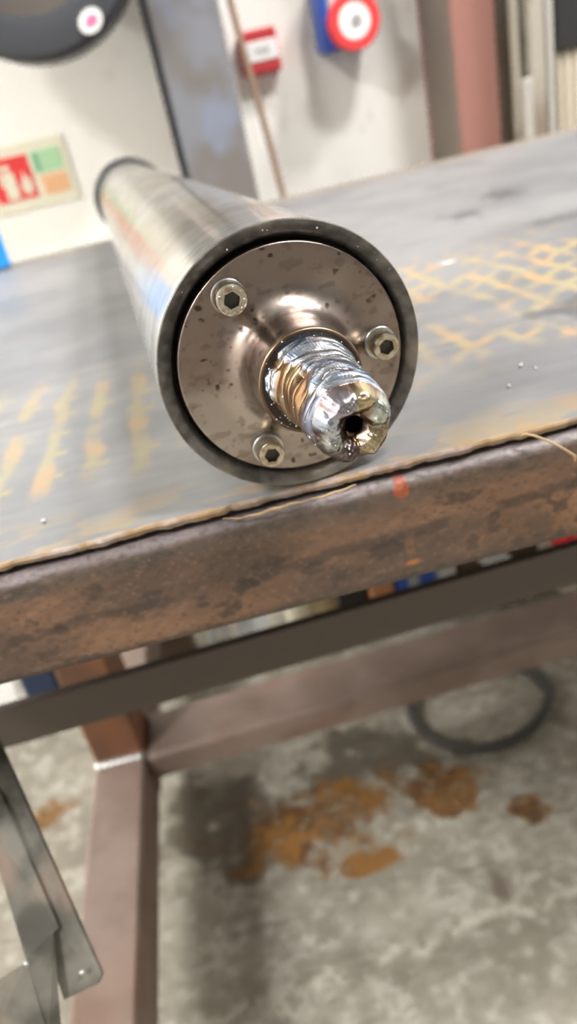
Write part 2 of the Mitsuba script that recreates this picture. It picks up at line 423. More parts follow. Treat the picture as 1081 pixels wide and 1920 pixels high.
# ---------------------------------------------------------------- setting
WY = 1.85
XL, XR, YF = -3.7, 4.8, -4.6
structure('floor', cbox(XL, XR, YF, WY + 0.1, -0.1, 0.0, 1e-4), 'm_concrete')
structure('wall_back', cbox(XL, XR, WY, WY + 0.2, 0.0, CEIL, 1e-4), 'm_wall')
structure('wall_left', cbox(XL - 0.2, XL, YF, WY + 0.2, 0.0, CEIL, 1e-4), 'm_sidewall')
structure('wall_right', cbox(XR, XR + 0.2, YF, WY + 0.2, 0.0, CEIL, 1e-4), 'm_frontwall')
structure('wall_front', cbox(XL, XR, YF - 0.2, YF, 0.0, CEIL, 1e-4), 'm_frontwall')
structure('ceiling', cbox(XL - 0.2, XR + 0.2, YF - 0.2, WY + 0.2, CEIL, CEIL + 0.1, 1e-4), 'm_ceiling')

for x, y, z, s, L, text in LAMPS:
    k = thing('ceiling_lamp', text, 'lamp')
    obj(k + '__housing', cbox(x - s / 2 - 0.03, x + s / 2 + 0.03, y - s / 2 - 0.03, y + s / 2 + 0.03, z, z + 0.08, 0.01), 'm_white')
    obj(k + '__rod', cyl((x, y, z + 0.08), (x, y, CEIL), 0.01), 'm_white', 40)
    d = trimesh.Trimesh([[x - s / 2, y - s / 2, z - 0.004], [x + s / 2, y - s / 2, z - 0.004], [x + s / 2, y + s / 2, z - 0.004], [x - s / 2, y + s / 2, z - 0.004]], [[0, 2, 1], [0, 3, 2]], process=False)
    dk = obj(k + '__diffuser', d, 'm_white')
    scene[dk]['emitter'] = {'type': 'area', 'radiance': {'type': 'rgb', 'value': [L, L * 0.985, L * 0.95]}}

# ---------------------------------------------------------------- welding bench
ZT = 0.85
BENCH = thing('welding_bench', 'heavy rusty steel welding bench with a scratched grey plate top and brown box-section frame', 'workbench')
X0, X1, YB = -0.42, 1.25, 1.16
xs = np.unique(np.r_[np.linspace(X0, -0.26, 12), np.arange(-0.26, 0.26, 0.0012), np.linspace(0.26, X1, 50)])
one = np.stack([xs * 60, xs * 0, xs * 0], -1)
nf = meshkit.fbm(one, 4, 1) - 0.5
nc = meshkit.fbm(one * 4.0, 3, 5) - 0.5
nz = meshkit.fbm(one * 0.25, 3, 9) - 0.5
yf = 0.0002 + 0.0030 * nf + 0.0012 * nc
lip = 0.0006 * np.clip(nf + 0.25, 0, 1) + 0.0005 * nc
dz = 0.0012 * nz
zb = ZT - 0.0036 + 0.0010 * nc + dz
rows = [(np.full_like(xs, YB), np.full_like(xs, ZT - 0.004)), (np.full_like(xs, YB), np.full_like(xs, ZT))]
for y in (1.0, 0.7, 0.4, 0.2, 0.1, 0.05, 0.02):
    rows.append((np.full_like(xs, y), np.full_like(xs, ZT)))
rows += [(np.full_like(xs, 0.012), ZT + 0.2 * dz), (0.0055 + 0 * xs, ZT + 0.25 * lip + dz * 0.6), (yf + 0.0022, ZT + lip + dz), (yf + 0.0006, ZT + lip * 0.8 - 0.0003 + dz), (yf, ZT - 0.0012 + dz), (yf + 0.0003, ZT - 0.0024 + dz), (yf + 0.001, zb), (0.009 + 0 * xs, zb), (np.full_like(xs, 0.014), np.full_like(xs, ZT - 0.0045)), (np.full_like(xs, YB), np.full_like(xs, ZT - 0.004))]
V = np.stack([np.stack([xs, r[0], r[1]], -1) for r in rows], 0)
nr, nx = V.shape[:2]
i, j = np.meshgrid(np.arange(nr - 1), np.arange(nx - 1), indexing='ij')
q = np.stack([i * nx + j, i * nx + j + 1, (i + 1) * nx + j + 1, (i + 1) * nx + j], -1).reshape(-1, 4)
obj(BENCH + '__table_top', trimesh.Trimesh(V.reshape(-1, 3), np.vstack([q[:, [0, 1, 2]], q[:, [0, 2, 3]]]), process=False), 'm_top', 35)
labels[BENCH + '__table_top'] = {'label': 'grey steel top plate with a ragged rusty front edge'}
# front rail: box section with rounded corners
RB, RT_ = 0.787, 0.8438
sec = sbox(-0.0040, RB, 0.050, RT_).buffer(-0.0062).buffer(0.0062, quad_segs=7)
mr = extrude(sec, X1 - X0 - 0.02)
v = mr.vertices.copy()
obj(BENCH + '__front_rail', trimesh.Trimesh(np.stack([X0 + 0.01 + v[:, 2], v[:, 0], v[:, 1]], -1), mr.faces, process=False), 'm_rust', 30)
labels[BENCH + '__front_rail'] = {'label': 'rust-brown box rail under the front edge of the top'}
obj(BENCH + '__rear_rail', cbox(X0 + 0.01, X1 - 0.01, YB - 0.06, YB - 0.002, RB, ZT - 0.004, 0.004), 'm_frame')
LX0, LX1, LY0, LY1 = -0.362, -0.288, 0.560, 0.645
FZ = 0.20
for xo in (0.0, 1.30):
    k = obj(BENCH + '__leg', cbox(LX0 + xo, LX1 + xo, LY0, LY1, FZ - 0.09, 0.737, 0.004), 'm_shadedprimer')
    obj(BENCH + '__cross_bearer', cbox(LX0 + xo, LX1 + xo, 0.05, YB - 0.06, 0.737, ZT - 0.004, 0.004), 'm_frame')
    obj(BENCH + '__foot', cbox(LX0 + xo - 0.002, LX1 + xo - 0.001, -0.14, LY0, FZ - 0.085, FZ, 0.004), 'm_frame')
    obj(BENCH + '__rear_foot', cbox(LX0 + xo - 0.002, LX1 + xo - 0.001, LY1, 1.12, FZ - 0.085, FZ, 0.004), 'm_frame')
    for yy in (-0.10, 1.08):
        obj(BENCH + '__foot_pad', cyl(((LX0 + LX1) / 2 + xo, yy, 0.0), ((LX0 + LX1) / 2 + xo, yy, FZ - 0.085), 0.028), 'm_frame', 40)
lb = cbox(LX1, LX0 + 1.30, 0.550, 0.648, FZ - 0.052, FZ, 0.006)
lb.vertices[:, 1] += 0.034 * (lb.vertices[:, 0] - LX1)
obj(BENCH + '__lower_beam', lb, 'm_frame')
# weld bead between leg and foot: row of overlapping coins
beads = []
for t in np.linspace(0.006, 0.066, 7):
    s = trimesh.creation.icosphere(2, 1.0)
    s.apply_scale([0.0085 + 0.001 * rng.random(), 0.0085, 0.0050])
    s.apply_translation([LX0 + t, LY0 - 0.002, FZ + 0.0015])
    beads.append(s)
obj(BENCH + '__weld_bead', cat(*beads), 'm_silver', True)
labels[BENCH + '__weld_bead'] = {'label': 'bright lumpy weld joining the leg to its foot'}
hr = cbox(X0 + 0.05, X1 - 0.05, 0.200, 0.209, 0.587, 0.627, 0.001)
hr.vertices[:, 2] += 0.030 * (hr.vertices[:, 0] + 0.03)
k = obj(BENCH + '__hanging_rail', hr, 'm_darkrail')
labels[k] = {'label': 'dark flat bar running below the front rail'}
for xx in (X0 + 0.08, X1 - 0.1):
    obj(BENCH + '__rail_hanger', cbox(xx - 0.02, xx + 0.02, 0.209, 0.217, 0.60, ZT - 0.004, 0.001), 'm_darkrail')

# ---------------------------------------------------------------- steel roller
ML = np.eye(4)
ML[:3, 0], ML[:3, 1], ML[:3, 2], ML[:3, 3] = E1, AX, [0, 0, 1], C0     # local x right, y away from the camera, z up


def loc(m):
    m = m.copy()
    m.apply_transform(ML)
    return m


ROLLER = thing('steel_roller', 'long ground steel roller lying on the bench with its welded shaft end towards the camera', 'roller')
TL = 1.175
# outer tube with a sawn, slightly chewed end
n = 288
prof = [(0.0570, TL), (0.0570, 0.9), (0.0570, 0.6), (0.0570, 0.3), (0.0570, 0.15), (0.0570, 0.06), (0.0570, 0.02), (0.0570, 0.004), (0.05685, 0.0010)]
m, uv = lathe(prof, n, True)
obj(ROLLER + '__tube', loc(m), 'm_tube', True, uv=uv)
m = lathe([(0.05685, 0.0010), (0.0564, 0.0), (0.0556, -0.0001), (0.0540, 0.0008), (0.0520, 0.0022), (0.0508, 0.0036), (0.0502, 0.0060), (0.0500, 0.020)], n)
v = m.vertices.copy()
th = np.arctan2(v[:, 2], v[:, 0])
nn = meshkit.fbm(np.stack([np.cos(th) * 14, np.sin(th) * 14, v[:, 1] * 200], -1), 4, 3) - 0.5
w = np.clip((0.0569 - np.hypot(v[:, 0], v[:, 2])) / 0.001, 0, 1)
v[:, 1] += nn * 0.0012 * w
m.vertices = v
obj(ROLLER + '__tube_rim', loc(m), 'm_rim', 40)
labels[ROLLER + '__tube_rim'] = {'label': 'dark chamfered end of the tube wall'}
obj(ROLLER + '__gap_shade', loc(lathe([(0.0503, 0.013), (0.0440, 0.013)], 128)), 'm_gap')  # black ring stands for the shade in the gap
labels[ROLLER + '__gap_shade'] = {'label': 'black ring darkening the gap between tube and end plate'}
# far end flange, beyond the rear edge of the bench
fl = lathe([(0.0570, 0.0), (0.0650, 0.0), (0.0662, 0.0012), (0.0662, 0.009), (0.0650, 0.010), (0.0300, 0.010), (0.0290, 0.012), (0.0001, 0.012)], 96)
fl.apply_translation([0, TL - 0.004, 0])
obj(ROLLER + '__end_flange', loc(fl), 'm_collar', 30)
labels[ROLLER + '__end_flange'] = {'label': 'dark flange round the far end'}
# end plate with trumpet-shaped hub (turned): radius, depth
RP, NR, NH, FR = 0.0487, 0.0214, -0.0305, 0.0150
prof = [(RP - 0.0022, 0.012), (RP, 0.010), (RP, 0.0010), (RP - 0.0004, 0.0003), (RP - 0.0011, 0.0)]
prof += [(r, 0.0) for r in np.linspace(RP - 0.003, NR + FR + 0.003, 8)]
prof += [(NR + FR * (1 - math.sin(t)), -FR * (1 - math.cos(t)) * 1.0) for t in np.linspace(0, math.pi / 2, 22)]
prof += [(NR - 0.0001, -0.019), (NR - 0.0002, -0.022), (NR - 0.0003, -0.025), (NR - 0.0004, -0.0268)]
m, uv = lathe(prof, 256, True)
obj(ROLLER + '__end_plate', loc(m), 'm_plate', True, uv=uv)
labels[ROLLER + '__end_plate'] = {'label': 'brownish turned end plate with a flared hub'}
m = lathe([(NR - 0.0004, -0.0268), (NR - 0.0004, NH + 0.0010), (NR - 0.0009, NH + 0.0003), (NR - 0.0018, NH)], 192)
obj(ROLLER + '__end_plate__hub_lip', loc(m), 'm_tint', 40)
labels[ROLLER + '__end_plate__hub_lip'] = {'label': 'straw-brown heat-tinted lip of the hub'}
m = lathe([(NR - 0.00175, NH - 0.00002), (NR - 0.003, NH + 0.0002), (0.012, NH + 0.0003)], 128)
obj(ROLLER + '__end_plate__shoulder', loc(m), 'm_burnt', 30)
labels[ROLLER + '__end_plate__shoulder'] = {'label': 'burnt black shoulder round the weld'}


# weld build-up on the shaft stub: local polar grid, side from shoulder to tip, then the tip face in to the hole
def weld():
    nt, ns, nf_ = 720, 330, 200
    TH = np.linspace(0, 2 * np.pi, nt + 1)
    y_root, y_tip = NH + 0.001, -0.0825
    s1 = np.linspace(0, 1, ns)
    s2 = np.linspace(0, 1, nf_)[1:]
    # base profile
    rs = 0.0170 - 0.0022 * np.clip(s1 / 0.35, 0, 1) - 0.0014 * s1
    ys = y_root + (y_tip - y_root) * s1
    r_tip = rs[-1]
    rf = r_tip * (1 - s2) + 0.00001
    yf_ = np.full_like(s2, y_tip)
    r = np.r_[rs, rf]
    y = np.r_[ys, yf_]
    side = np.r_[np.ones(ns), np.zeros(nf_ - 1)]
    R2, TT = np.meshgrid(r, TH, indexing='ij')
    Y2 = np.broadcast_to(y[:, None], R2.shape).copy()
    ss = np.r_[s1, np.ones(nf_ - 1)][:, None] * np.ones_like(TT)
    isf = (1 - side)[:, None] * np.ones_like(TT)
    cx, sx = np.cos(TT), np.sin(TT)
    P3 = np.stack([R2 * cx, Y2, R2 * sx], -1)
    f1 = meshkit.fbm(P3 * 150, 2, 2) - 0.5
    f2 = meshkit.fbm(P3 * 520, 2, 4) - 0.5
    f3 = meshkit.fbm(P3 * 75, 2, 8) - 0.5
    along = meshkit.fbm(np.stack([0.0165 * cx * 70, Y2 * 330, 0.0165 * sx * 70], -1), 3, 14) - 0.5   # drawn out along the beads
    # where the heavy ring beads lie: upper and right part of the stub (angle 0 = right, 90 deg = up)
    ang = (TT + 0.9 * f3 - math.radians(50) + np.pi) % (2 * np.pi) - np.pi
    heavy = np.clip((math.radians(84) - np.abs(ang)) / math.radians(16), 0, 1)
    heavy = heavy * heavy * (3 - 2 * heavy)
    start = np.clip((math.radians(27) - np.abs((TT + 0.8 * f3 - math.radians(166) + np.pi) % (2 * np.pi) - np.pi)) / math.radians(22), 0, 1) * np.clip((0.20 + 0.25 * f3 - ss) / 0.07, 0, 1)
    start = start * start * (3 - 2 * start)
    ph = ss * 5.0 + 0.17 * ang + 0.85 * f3 + 0.3 * along
    fr = ph - np.floor(ph)
    pillow = np.sqrt(np.clip(1 - np.abs(2 * fr - 1) ** 2.6, 0, 1))
    ph2 = ss * 7 + 0.12 * ang + 0.5 * f3
    fr2 = ph2 - np.floor(ph2)
    groove = np.sqrt(np.clip(1 - np.abs(2 * fr2 - 1) ** 3, 0, 1))
    chev = np.sin(2 * np.pi * (TT * 0.0165 / 0.0013 + 1.3 * (2 * fr - 1) ** 2 + 2.5 * f1))
    disp = heavy * (0.0015 * pillow + 0.0012 * along + 0.0011 * f1 + 0.000022 * chev + 0.00022 * f2) + (1 - heavy) * (0.00045 * groove + 0.0006 * f1 + 0.0004 * along) + 0.0020 * f3
    disp += start * (0.0017 + 0.0030 * f1 + 0.0006 * f2)
    # a slag pocket between the first and second bead at the upper left
    dpk = np.hypot((ss - 0.46) * 50, ((TT - math.radians(127)) * 15.5)) / 2.6
    disp -= 0.0020 * np.exp(-dpk ** 2 * 1.2)
    # rim lobes of the tip: overlapping weld blobs round the hole
    LOB = [(68, 0.0096, 0.0058), (14, 0.0098, 0.0070), (-52, 0.0094, 0.0070), (-112, 0.0102, 0.0052), (165, 0.0098, 0.0074), (112, 0.0090, 0.0062), (-152, 0.0106, 0.0062)]
    X_, Z_ = R2 * cx, R2 * sx
    KS = 6.0
    wts = []
    for dg, rad, sz in LOB:
        lx, lz = rad * math.cos(math.radians(dg)), rad * math.sin(math.radians(dg))
        wts.append(np.exp(KS * (1 - ((X_ + 0.006 * f3 - lx) ** 2 + (Z_ + 0.006 * f1 - lz) ** 2) / sz ** 2)))
    wts = np.array(wts)
    soft = wts.sum(0)
    lobe_h = np.clip(np.log(soft + 1e-9) / KS, -0.3, 1.15)
    lobe_h = np.clip(0.10 + 0.95 * lobe_h + 0.5 * f3 + 0.35 * f1, 0, 1.25)
    wn = (wts / soft) ** 1.6
    wn /= wn.sum(0)
    tipw = np.clip((ss - 0.80) / 0.20, 0, 1) ** 2
    rim_in = np.where(isf > 0, 0, 1)
    Rn = R2 + rim_in * (disp * (1 - 0.92 * tipw) + tipw * (-0.0004 + 0.0010 * lobe_h))
    rimR = Rn[ns - 1]                                   # radius reached at the rim, per angle
    rm = rimR.mean()
    Rn[ns:] = (rm + (rimR[None, :] - rm) * (1 - s2)[:, None] ** 4) * (1 - s2)[:, None] + 1e-5
    rr = Rn / np.maximum(rimR[None, :], 1e-6)
    roundoff = np.clip((rr - 0.66) / 0.34, 0, 1) ** 2.6
    hx, hz = 0.0002, -0.0004
    hd = np.hypot(X_ - hx, Z_ - hz)
    crater = np.exp(-(hd / 0.0054) ** 2)
    hole = 1 / (1 + np.exp((hd - 0.0018 + 0.002 * f1) / 0.00026))
    lump = np.clip((lobe_h - 0.5) * 2, 0, 1)
    face_y = isf * (-(0.0038 * lobe_h * (1 - roundoff)) + 0.0034 * roundoff + 0.0026 * crater + 0.011 * hole - (0.0018 * f1 + 0.0010 * f2) * np.clip((hd - 0.003) / 0.002, 0, 1))
    face_y += isf * 0.0
    jump = (face_y[ns][None, :]) * np.clip((ss - 0.80) / 0.20, 0, 1) ** 2
    Yn = Y2 + face_y + np.where(isf > 0, 0, jump)
    P = np.stack([Rn * cx, Yn, Rn * sx], -1)
    # colours (oxide tints of the metal, hole blackened for its own shade)
    def mixc(a, b, t):
        t = np.clip(t, 0, 1)[..., None]
        return np.asarray(a) * (1 - t) + np.asarray(b) * t
    c4 = meshkit.fbm(P3 * 120 + 5, 3, 21)
    silver, blue, purple, bronze, straw, dark = (0.58, 0.645, 0.75), (0.26, 0.36, 0.56), (0.15, 0.09, 0.095), (0.36, 0.20, 0.105), (0.47, 0.34, 0.19), (0.06, 0.048, 0.045)
    col = mixc(bronze, straw, (c4 - 0.42) * 4)
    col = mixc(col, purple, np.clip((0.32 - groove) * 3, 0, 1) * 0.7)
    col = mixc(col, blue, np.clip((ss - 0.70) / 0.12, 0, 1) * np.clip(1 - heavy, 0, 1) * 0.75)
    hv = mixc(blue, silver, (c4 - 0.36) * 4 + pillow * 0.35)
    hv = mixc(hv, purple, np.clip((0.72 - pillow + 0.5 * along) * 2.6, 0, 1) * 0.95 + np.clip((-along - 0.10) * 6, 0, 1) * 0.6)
    col = mixc(col, hv, heavy)
    col = mixc(col, silver, start)
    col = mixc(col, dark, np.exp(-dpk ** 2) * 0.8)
    col = mixc(col, bronze, np.clip((ss - 0.93) / 0.07, 0, 1) * 0.6)
    LC = np.array([(0.50, 0.41, 0.26), (0.47, 0.50, 0.46), (0.47, 0.385, 0.25), (0.13, 0.10, 0.10), (0.42, 0.45, 0.55), (0.40, 0.36, 0.41), (0.40, 0.40, 0.38)])
    fc = np.einsum('kij,kc->ijc', wn, LC)
    fc = mixc(fc, (0.22, 0.125, 0.075), np.clip((0.72 - lobe_h) * 2.6, 0, 1) * 0.9)
    fc = mixc(fc * 0.86, (0.60, 0.62, 0.65), np.clip((c4 - 0.55) * 4, 0, 1) * 0.45)
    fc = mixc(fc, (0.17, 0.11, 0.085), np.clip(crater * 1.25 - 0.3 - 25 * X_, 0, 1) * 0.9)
    fc = mixc(fc, (0.02, 0.015, 0.012), np.clip((0.0031 - hd) / 0.0006, 0, 1))
    col = np.where(isf[..., None] > 0, fc, col)
    nr_, nc_ = R2.shape
    i, j = np.meshgrid(np.arange(nr_ - 1), np.arange(nc_ - 1), indexing='ij')
    q = np.stack([i * nc_ + j, i * nc_ + j + 1, (i + 1) * nc_ + j + 1, (i + 1) * nc_ + j], -1).reshape(-1, 4)
    # close the seam: same position at the first and last column
    P[:, -1] = P[:, 0]
    col[:, -1] = col[:, 0]
    return P.reshape(-1, 3), np.vstack([q[:, [0, 1, 2]], q[:, [0, 2, 3]]]), col.reshape(-1, 3), P, ns


wv, wf, wc, WP, wns = weld()
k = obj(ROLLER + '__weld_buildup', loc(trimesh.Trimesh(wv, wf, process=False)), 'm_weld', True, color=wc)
labels[k] = {'label': 'lumpy blue and bronze weld metal built up on the shaft stub, with a hole in its end'}
sp = []
for _ in range(46):
    a, b = rng.integers(5, wns - 5), rng.integers(0, 720)
    if rng.random() < 0.35:
        a = rng.integers(wns + 30, wns + 110)
    s = trimesh.creation.icosphere(1, 1.0)
    s.apply_scale(0.00018 + 0.0004 * rng.random() ** 2)
    s.apply_translation(WP[a, b])
    sp.append(s)
for _ in range(26):
    t, rad = rng.random() * 2 * np.pi, NR - 0.001 - 0.003 * rng.random()
    s = trimesh.creation.icosphere(1, 1.0)
    s.apply_scale(0.00018 + 0.0003 * rng.random())
    s.apply_translation([rad * math.cos(t), NH - 0.0001, rad * math.sin(t)])
    sp.append(s)
for _ in range(16):
    t, rad = rng.random() * 2 * np.pi, 0.0525 + 0.003 * rng.random()
    s = trimesh.creation.icosphere(1, 1.0)
    s.apply_scale(0.0002 + 0.0004 * rng.random() ** 2)
    s.apply_translation([rad * math.cos(t), 0.0008, rad * math.sin(t)])
    sp.append(s)
k = obj(ROLLER + '__weld_spatter', loc(cat(*sp)), 'm_silver', True)
labels[k] = {'kind': 'stuff', 'label': 'tiny bright balls of spatter'}


def cap_screw_mesh(hr, hh, spin, marks):
    out = lathe([(1e-5, 0.0), (hr - 0.0003, 0.0), (hr, -0.0003), (hr, -hh + 0.0011), (hr - 0.0003, -hh + 0.0004), (hr - 0.0010, -hh), (1e-5, -hh)], 64)
    hexa = Polygon([(0.00345 * math.cos(spin + k * math.pi / 3), 0.00345 * math.sin(spin + k * math.pi / 3)) for k in range(6)])
    hx = extrude(hexa, 0.006)
    v = hx.vertices.copy()
    hx = trimesh.Trimesh(np.stack([v[:, 0], -hh - 0.001 + v[:, 2], v[:, 1]], -1), hx.faces)
    out.fix_normals(); hx.fix_normals()
    m = trimesh.boolean.difference([out, hx], engine='manifold')
    # conical mouth of the socket is turned: a thin bright ring
    ring = lathe([(0.0035, -hh - 0.00002), (0.0038, -hh - 0.00012), (0.0041, -hh - 0.00002)], 64)
    parts = [m, ring]
    if marks:
        for k in range(9):
            t = spin + 0.35 + k * 2 * math.pi / 9
            b = cbox(-0.0004, 0.0004, -0.00025, 0.0002, -0.0003, 0.0003, 0.0001)
            b.apply_transform(trimesh.transformations.rotation_matrix(-t, [0, 1, 0]))
            b.apply_translation([0.0050 * math.cos(t), -hh, 0.0050 * math.sin(t)])
            parts.append(b)
    return cat(*parts)


SC = [(121.5, 0.0390, 0.0064, 0.0078, 0.2, True), (-2.5, 0.0385, 0.0058, 0.0074, 0.55, False), (-119.0, 0.0392, 0.0058, 0.0074, 0.9, False)]
for deg, rad, hr, hh, spin, marks in SC:
    t = math.radians(deg)
    off = [rad * math.cos(t), 0, rad * math.sin(t)]
    wz = 0.0022
    wash = lathe([(0.0042, 0.0), (0.0070, 0.0), (0.0071, -0.0002), (0.0071, -wz + 0.0004), (0.0068, -wz), (0.0042, -wz)], 64)
    wash.apply_translation(off)
    hd = cap_screw_mesh(hr, hh, spin, marks)
    hd.apply_translation([off[0], -wz + 0.0001, off[2]])
    k = obj(ROLLER + '__cap_screw', loc(hd), 'm_screw', 28)
    so_ = extrude(Polygon([(0.0034 * math.cos(spin + q * math.pi / 3), 0.0034 * math.sin(spin + q * math.pi / 3)) for q in range(6)]), 0.0022)
    v = so_.vertices.copy()
    so_ = trimesh.Trimesh(np.stack([v[:, 0] + off[0], -wz - hh + 0.0029 + v[:, 2], v[:, 1] + off[2]], -1), so_.faces)
    obj(k + '__socket_shade', loc(so_), 'm_socketshade')  # dark hex insert imitates the shade down in the socket
    obj(k + '__lock_washer', loc(wash), 'm_washer', 28)

# ---------------------------------------------------------------- small things on the bench
for (x, y, r, text) in ((-0.132, 0.033, 0.0011, 'tiny steel ball lying alone on the bench left of the roller near the front edge'),
                        (0.130, 0.078, 0.0011, 'brighter tiny steel ball on the bench right of the roller'),
                        (0.1345, 0.069, 0.0008, 'dull tiny steel ball just right of the brighter one'),
                        (0.113, 0.054, 0.0009, 'tiny steel ball on the bench right of the roller, towards its front edge')):
    s = trimesh.creation.icosphere(2, r)
    s.apply_translation([x, y, ZT + r * 0.93])
    k = thing('spatter_ball', text, 'steel ball')
    obj(k, s, 'm_silver', True)
k = thing('fibre_strand', 'curled tan fibre hanging over the front rail at the right of the bench', 'fibre')
pts = np.array([[0.0945, -0.0035, 0.8500], [0.0985, -0.0052, 0.8500], [0.1060, -0.0072, 0.8455], [0.1135, -0.0066, 0.8390], [0.1180, -0.0050, 0.8345], [0.1195, -0.0036, 0.8315], [0.1182, -0.0022, 0.8275], [0.1172, -0.0012, 0.8240]])
from scipy.interpolate import CubicSpline
cs = CubicSpline(np.arange(len(pts)), pts)
tt = np.linspace(0, len(pts) - 1, 60)
obj(k, sweep(cs(tt), 0.00055 + 0.0006 * np.clip((tt - 3) / 4, 0, 1), 8), 'm_fibre', True)
k = thing('peeling_sliver', 'frayed golden sliver peeling off the bench edge below the roller', 'sliver')
sl = np.linspace(0, 1, 80)
px = -0.046 + 0.062 * sl
pz = 0.8468 - 0.0010 * np.sin(sl * math.pi) - 0.0012 * np.sin(sl * 2 * math.pi * 1.4) * (1 - sl)
py = -0.0036 - 0.0018 * np.sin(sl * math.pi) + 0.0004 * np.sin(sl * 40)
obj(k, sweep(np.stack([px, py, pz], -1), 0.00022 + 0.0006 * np.abs(np.sin(sl * 5)) * np.sin(sl * math.pi) + 1e-5, 7), 'm_fibre', True)
k = thing('spray_can', 'bright blue can at the far left of the bench top', 'can')
can = lathe([(1e-5, 0), (0.031, 0), (0.0325, 0.003), (0.0325, 0.15), (0.028, 0.162), (0.012, 0.168), (0.012, 0.185), (1e-5, 0.185)], 48)
M = np.array([[1, 0, 0, -0.3735], [0, 0, -1, 1.105], [0, 1, 0, ZT], [0, 0, 0, 1.0]])
can.apply_transform(M)
obj(k + '__body', can, 'm_bluebright', 30)
obj(k + '__base_rim', cyl((-0.3735, 1.105, ZT), (-0.3735, 1.105, ZT + 0.005), 0.0332), 'm_black', 40)

# ---------------------------------------------------------------- things on and before the back wall
def hcol(x0, x1, y0, y1, t):
    """H section: flanges facing the camera and the wall"""
    xc = (x0 + x1) / 2
    return sbox(x0, y0, x1, y0 + t).union(sbox(x0, y1 - t, x1, y1)).union(sbox(xc - t / 2, y0, xc + t / 2, y1))


k = thing('steel_column', 'blue-grey steel H-section column rising behind the roller', 'column')
obj(k + '__front_flange', cbox(0.003, 0.152, 1.600, 1.616, 0.0, CEIL, 0.003), 'm_column')
obj(k + '__web', cbox(0.070, 0.084, 1.616, 1.820, 0.0, CEIL, 0.001), 'm_column')
obj(k + '__rear_flange', cbox(0.003, 0.152, 1.820, 1.836, 0.0, CEIL, 0.003), 'm_column')
obj(k + '__recess_shade', cbox(-0.012, 0.003, 1.598, 1.640, 0.0, CEIL, 0.002), 'm_black')  # black strip stands for the shade of the web recess
labels[k + '__recess_shade'] = {'label': 'black strip standing for the shaded recess at the left edge'}

k = thing('hanging_cable', 'thin brown cable running down the wall past the red call point', 'cable')
zz = np.linspace(0.0, CEIL, 60)
obj(k, sweep(np.stack([0.262 - 0.066 * zz + 0.003 * np.sin(zz * 9), np.full_like(zz, 1.62), zz], -1), 0.0075, 10), 'm_cable', True)

k = thing('call_point', 'small square red fire alarm call point with a white window on the wall', 'fire alarm')
obj(k + '__housing', cbox(0.200, 0.292, 1.800, WY, 1.067, 1.161, 0.006), 'm_redplastic')
obj(k + '__window', cbox(0.211, 0.289, 1.7975, 1.803, 1.093, 1.137, 0.003), 'm_white')
labels[k + '__window'] = {'label': 'white window'}
for i in range(3):
    obj(k + '__mark', cbox(0.236 + i * 0.011, 0.243 + i * 0.011, 1.7965, 1.7985, 1.109, 1.121, 0.0006), 'm_grey')

k = thing('power_socket', 'blue wall socket with a round red and white switch face', 'socket')
obj(k + '__box', cbox(0.392, 0.510, 1.745, WY, 1.078, 1.235, 0.008), 'm_blue')
obj(k + '__back_box', cbox(0.412, 0.500, 1.735, 1.750, 1.09, 1.22, 0.006), 'm_lightgrey')


def disc_y(x, z, y, prof, n=64):
    m = lathe(prof, n)
    m.apply_translation([x, y, z])
    return m


SXc, SZc = 0.462, 1.127
k2 = obj(k + '__red_ring', disc_y(SXc, SZc, 1.735, [(0.030, 0.01), (0.058, 0.01), (0.060, 0.002), (0.060, -0.028), (0.056, -0.034), (0.041, -0.034), (0.038, -0.028), (0.038, 0.0)]), 'm_redbright', 35)
k3 = obj(k + '__white_cap', disc_y(SXc, SZc, 1.735, [(0.0395, 0.0), (0.0395, -0.026), (0.037, -0.030), (0.013, -0.031), (0.012, -0.030), (1e-5, -0.030)]), 'm_white', 35)
obj(k + '__centre_mark', disc_y(SXc + 0.004, SZc, 1.735, [(0.012, -0.029), (0.012, -0.034), (0.011, -0.035), (1e-5, -0.035)]), 'm_grey', 35)

# fire equipment sign
k = thing('fire_sign', 'cream safety sign with red, green and orange panels low on the left wall', 'sign')
SX, SZ = -0.5, 0.895
obj(k + '__board', cbox(SX, -0.276, 1.846, WY, 0.892, 1.045, 0.001), 'm_offwhite')
obj(k + '__red_panel', cbox(-0.478, -0.375, 1.8445, 1.848, 0.918, 1.018, 0.0008), 'm_redbright')
obj(k + '__green_panel', cbox(-0.366, -0.292, 1.8445, 1.848, 0.968, 1.020, 0.0008), 'm_green')
obj(k + '__green_arrow', cbox(-0.362, -0.350, 1.8435, 1.846, 0.972, 1.014, 0.0008), 'm_darkgreen')
obj(k + '__orange_panel', cbox(-0.358, -0.292, 1.8445, 1.848, 0.916, 0.962, 0.0008), 'm_orange')
# white extinguisher shape with hose, and a flame beside it
ext = sbox(-0.447, 0.927, -0.424, 0.980).buffer(0.004).union(sbox(-0.440, 0.98, -0.431, 0.996)).union(sbox(-0.452, 0.992, -0.426, 1.001)).union(sbox(-0.459, 0.955, -0.453, 1.000))
obj(k + '__extinguisher_symbol', plate_on_wall(ext, 1.8435, 0.002), 'm_offwhite')
fl_ = Polygon([(-0.402, 0.928), (-0.410, 0.945), (-0.406, 0.965), (-0.402, 0.957), (-0.398, 0.985), (-0.390, 0.962), (-0.386, 0.970), (-0.382, 0.945), (-0.388, 0.928)])
obj(k + '__flame_symbol', plate_on_wall(fl_, 1.8435, 0.002), 'm_offwhite')

